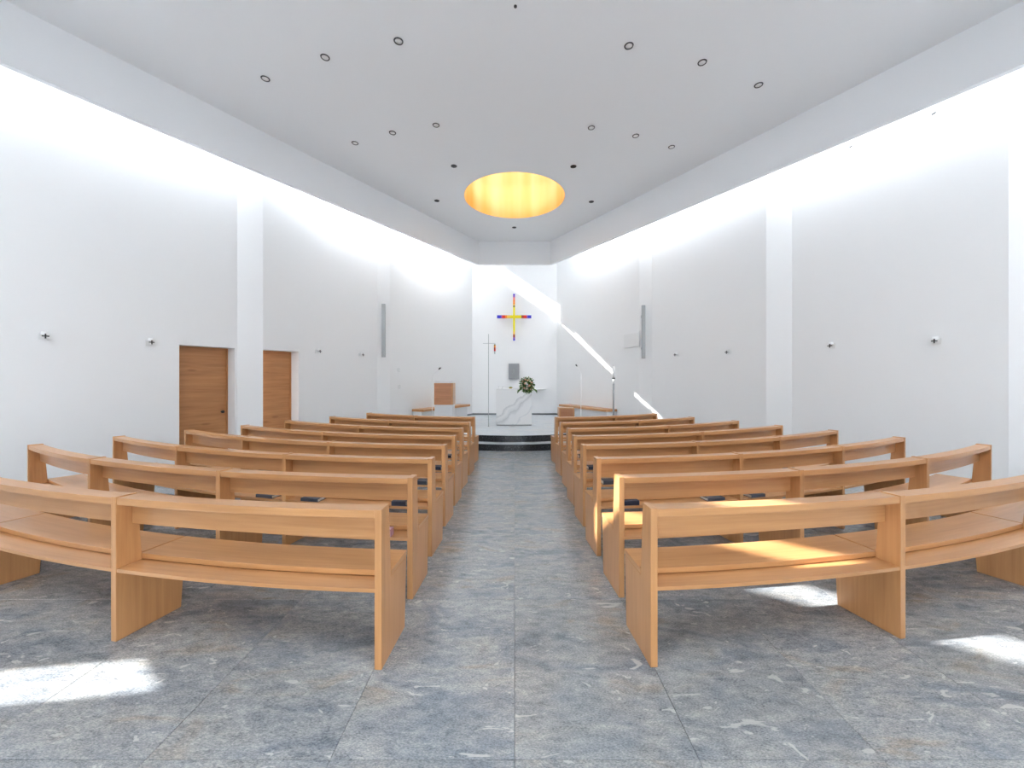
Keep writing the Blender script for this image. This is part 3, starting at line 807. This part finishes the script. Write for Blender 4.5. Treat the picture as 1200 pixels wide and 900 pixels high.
# standing cross with hanging red lamp
y = 11.1; x = px_dir(572.5) * y
r = empty('standing_cross', (x, y, PH), 'tall thin steel standing cross with a small red lamp left of altar', 'cross')
m = MB(); m.lathe((x, y, PH + .001), [(.02, 0), (.02, .012), (.008, .02)], 14); m.build('foot', M['steel'], r)
m = MB(); m.tube((x, y, PH + .018), (x, y, px_h(391.5, y)), .0085); m.build('pole', M['grey_metal'], r)
za = px_h(402.4, y)
m = MB(); m.tube((px_dir(566) * y, y - .012, za), (px_dir(580.6) * y, y - .012, za), .007); m.build('cross_arm', M['steel'], r)
xl = px_dir(579.9) * y
lm = MB(); lm.tube((xl, y - .012, px_h(403.5, y)), (xl, y - .012, px_h(405, y)), .024); lampo = lm.build('lamp', M['g_olive'], r)
for a, b, mt in ((405, 407.5, 'orange'), (407.5, 409, 'maroon'), (409, 411.5, 'red')):
    m = MB(); m.tube((xl, y - .012, px_h(a, y)), (xl, y - .012, px_h(b, y)), .026); m.build('glass_band', M['g_' + mt], lampo, False)
m = MB(); m.tube((xl, y - .012, px_h(411.5, y)), (xl, y - .012, px_h(415, y)), .026, .012); m.build('metal_tip', M['steel'], lampo)
# tall candle stand
y = 10.9; x = px_dir(719) * y
r = empty('candle_stand', (x, y, PH), 'tall grey candle stand with a white candle by the right chancel bench', 'candle stand')
m = MB(); m.lathe((x, y, PH + .001), [(.13, 0), (.13, .015), (.035, .025), (.028, .04)], 20); m.build('base', M['grey_metal'], r)
m = MB(); m.tube((x, y, PH + .035), (x, y, px_h(449.5, y)), .026, .030); m.build('pole', M['grey_metal'], r, True)
m = MB(); m.tube((x, y, px_h(449.5, y)), (x, y, px_h(444, y)), .030); m.build('socket', M['white'], r, True)
m = MB(); m.tube((x, y, px_h(444, y)), (x, y, px_h(442.8, y)), .042); m.build('drip_ring', M['black'], r)
m = MB(); m.tube((x, y, px_h(442.8, y)), (x, y, px_h(429, y)), .030, .029); cn_ = m.build('candle', M['candle'], r, True)
m = MB(); m.tube((x, y, px_h(429, y)), (x, y, px_h(428.2, y)), .003, .002, 6); m.build('wick', M['black'], cn_)

# ------------------------------------------------------------------ wall fittings
def wall_frame(px):
    p, sg, d = wall_hit(px); inn = Vector((-sg * d.y, sg * d.x))
    return Vector((p[0], p[1])), d, inn, sg
def on_wall(P, d, inn):
    return lambda u, b, h: (P.x + d.x * u + inn.x * b, P.y + d.y * u + inn.y * b, h)
WHERE = {54: 'leftmost, near the photo edge', 178: 'just before the first door', 375: 'just past the second door', 425.5: 'beside the left column loudspeaker',
         1094.5: 'rightmost on the right wall', 972.3: 'second from the right on the right wall', 851.5: 'third from the right on the right wall', 791: 'nearest the right column loudspeaker'}
for px, py in ((54, 394.3), (178, 401.4), (375, 412), (425.5, 416), (1094.5, 400), (972.3, 405.5), (851.5, 413.0), (791, 416.0)):
    sg = 1 if px > CX else -1
    P, d, inn, sg = wall_frame(px + sg * 3.5); fn = on_wall(P, d, inn)
    z = px_h(py, P.y)
    r = empty('apostle_candle', (P.x, P.y, z - .05), 'small white wall candle holder with black cross, %s' % WHERE[px], 'candle holder', 'wall candles with small crosses')
    m = MB(); m.prism([(.001, z - .045), (.012, z - .045), (.012, z + .045), (.001, z + .045)], -.045, .045, fn); m.build('wall_plate', M['white'], r)
    m = MB(); m.tube(fn(0, .012, z), fn(0, .105, z), .012); m.build('arm', M['white'], r)
    m = MB(); c = fn(0, .058, z + .014); m.lathe(c, [(.03, 0), (.045, .006), (.045, .012), (.033, .012), (.033, .05), (.0, .052)], 16); m.build('candle_cup', M['candle'], r, True)
    m = MB()
    m.prism([(.106, z - .034), (.113, z - .034), (.113, z + .034), (.106, z + .034)], -.007, .007, fn)
    m.prism([(.1055, z - .007), (.1135, z - .007), (.1135, z + .007), (.1055, z + .007)], -.034, .034, fn)
    m.build('cross', M['black'], r)
# column loudspeakers on the piers
for px0, px1, y0, y1, side in ((447, 451, 356, 418.5, 'left'), (752.5, 756.5, 357.5, 420, 'right')):
    y = 10.55; x0, x1 = px_dir(px0) * y, px_dir(px1) * y; z1, z0 = px_h(y0, y), px_h(y1, y)
    r = empty('column_loudspeaker', ((x0 + x1) / 2, y + .08, z0), 'tall slim grey column loudspeaker on the %s wall pier' % side, 'loudspeaker', 'column loudspeakers')
    m = MB(); m.box(x0, x1, y + .006, y + .06, z0, z1); cab = m.build('cabinet', M['grey_metal'], r, False, .003)
    m = MB(); m.box(x0 + .006, x1 - .006, y, y + .0058, z0 + .02, z1 - .02); m.build('grille', M['grey_metal'], r)
    for q in (.2, .8):
        zz = z0 + (z1 - z0) * q
        m = MB(); m.box((x0 + x1) / 2 - .015, (x0 + x1) / 2 + .015, y + .0602, y + .30, zz - .03, zz + .03); m.build('bracket', M['grey_metal'], r)
# pale notice board on the right chancel wall
P, d, inn, sg = wall_frame(740.5); fn = on_wall(P, d, inn)
z1, z0 = px_h(390, P.y), px_h(407, P.y)
r = empty('wall_panel', (P.x, P.y, z0), 'pale square wall panel left of the right column loudspeaker', 'panel')
m = MB(); m.prism([(.001, z0), (.03, z0), (.03, z1), (.001, z1)], -.33, .33, fn); m.build('board', M['wall'], r, False, .004)
m = MB(); m.prism([(.0305, z0 + .03), (.034, z0 + .03), (.034, z1 - .03), (.0305, z1 - .03)], -.30, .30, fn); m.build('face', M['white'], r)
# switches on the left chancel wall
for px, py, w in ((467, 433.6, 'upper'), (467.6, 453.4, 'lower')):
    P, d, inn, sg = wall_frame(px); fn = on_wall(P, d, inn); z = px_h(py, P.y)
    r = empty('wall_switch', (P.x, P.y, z - .04), 'small pale switch on the left chancel wall, %s of two' % w, 'switch', 'wall switches')
    m = MB(); m.prism([(.001, z - .05), (.01, z - .05), (.01, z + .05), (.001, z + .05)], -.05, .05, fn); m.build('plate', M['stone_white'], r, False, .002)
    m = MB(); m.prism([(.0105, z - .03), (.016, z - .03), (.016, z + .03), (.0105, z + .03)], -.03, .03, fn); m.build('rocker', M['white'], r)

# ------------------------------------------------------------------ ceiling lights
K = F * (CEIL - EYE)
DL = [(467, 48, 'front row, left of the middle'), (381, 67, 'front row, second from left'), (311, 92, 'front row, leftmost'), (737, 53.5, 'front row, right of the middle'), (823, 73, 'front row, second from right'), (889, 99.5, 'front row, rightmost'),
      (511, 146.5, 'second row, left of the middle'), (460, 155.5, 'second row, second from left'), (416, 167.5, 'second row, leftmost'), (693, 149.5, 'second row, right of the middle'), (745, 159, 'second row, second from right'), (787, 172, 'second row, rightmost')]
for px, py, w in DL:
    y = K / (HY - py); x = px_dir(px) * y
    r = empty('downlight', (x, y, CEIL), 'recessed ceiling downlight with dark ring, %s' % w, 'ceiling light', 'ringed ceiling downlights')
    ro, ri, n = .064, .047, 28
    m = MB(); m.lathe((x, y, CEIL), [(ri, -.0005), (ri, -.008), (ro - .004, -.010), (ro, -.0005)], n)
    m.f = m.f[:-2]; m.uv = m.uv[:-2]
    m.build('trim_ring', M['ring'], r, True)
    m = MB(); m.lathe((x, y, CEIL), [(ri - .0005, -.001), (ri - .0005, -.005), (.0, -.008)], n); m.build('lens', M['lens'], r, True)
for px, py, w in ((532, 194.5, 'left of the skylight, nearer the nave'), (672, 195, 'right of the skylight, nearer the nave'), (512, 235.2, 'left of the skylight, nearer the altar'), (693, 236.3, 'right of the skylight, nearer the altar'), (602.6, 266.5, 'between the skylight and the altar wall')):
    y = K / (HY - py); x = px_dir(px) * y
    r = empty('spotlight', (x, y, CEIL), 'small black recessed ceiling spotlight %s' % w, 'ceiling light', 'black ceiling spotlights')
    m = MB(); m.lathe((x, y, CEIL), [(.046, -.0005), (.046, -.006), (.064, -.007), (.066, -.0005)], 24); m.f = m.f[:-2]; m.uv = m.uv[:-2]; m.build('trim_ring', M['black'], r, True)
    m = MB(); m.lathe((x, y, CEIL), [(.0455, -.001), (.0455, -.003), (.0, -.0035)], 24); m.build('reflector', M['black'], r, True)
y = K / (HY - 7); x = px_dir(604) * y
m = MB(); m.lathe((x, y, CEIL), [(.02, -.0005), (.02, -.012), (.012, -.018), (.0, -.018)], 14)
o = m.build('smoke_detector', M['ring'], None, True, origin=(x, y, CEIL)); tag(o, 'tiny grey sensor on the ceiling at the top middle of the photo', 'sensor')
# small spot fittings clipped under the right fascia
for px, py, w in ((1092, 132, 'nearest the photo edge'), (995, 171, 'in the middle'), (707, 289, 'farthest away')):
    y = F * (SOFFIT - EYE) / (HY - py); x = px_dir(px) * y
    r = empty('fascia_spot', (x, y, SOFFIT), 'tiny dark spot fitting under the right ceiling fascia, %s' % w, 'spotlight', 'fascia spot fittings')
    m = MB(); m.box(x + .015, x + .045, y - .03, y + .03, SOFFIT - .008, SOFFIT - .0005); m.build('clip', M['steel'], r)
    m = MB(); m.tube((x + .03, y - .025, SOFFIT - .015), (x + .03, y + .025, SOFFIT - .015), .007); m.build('lamp_head', M['black'], r)
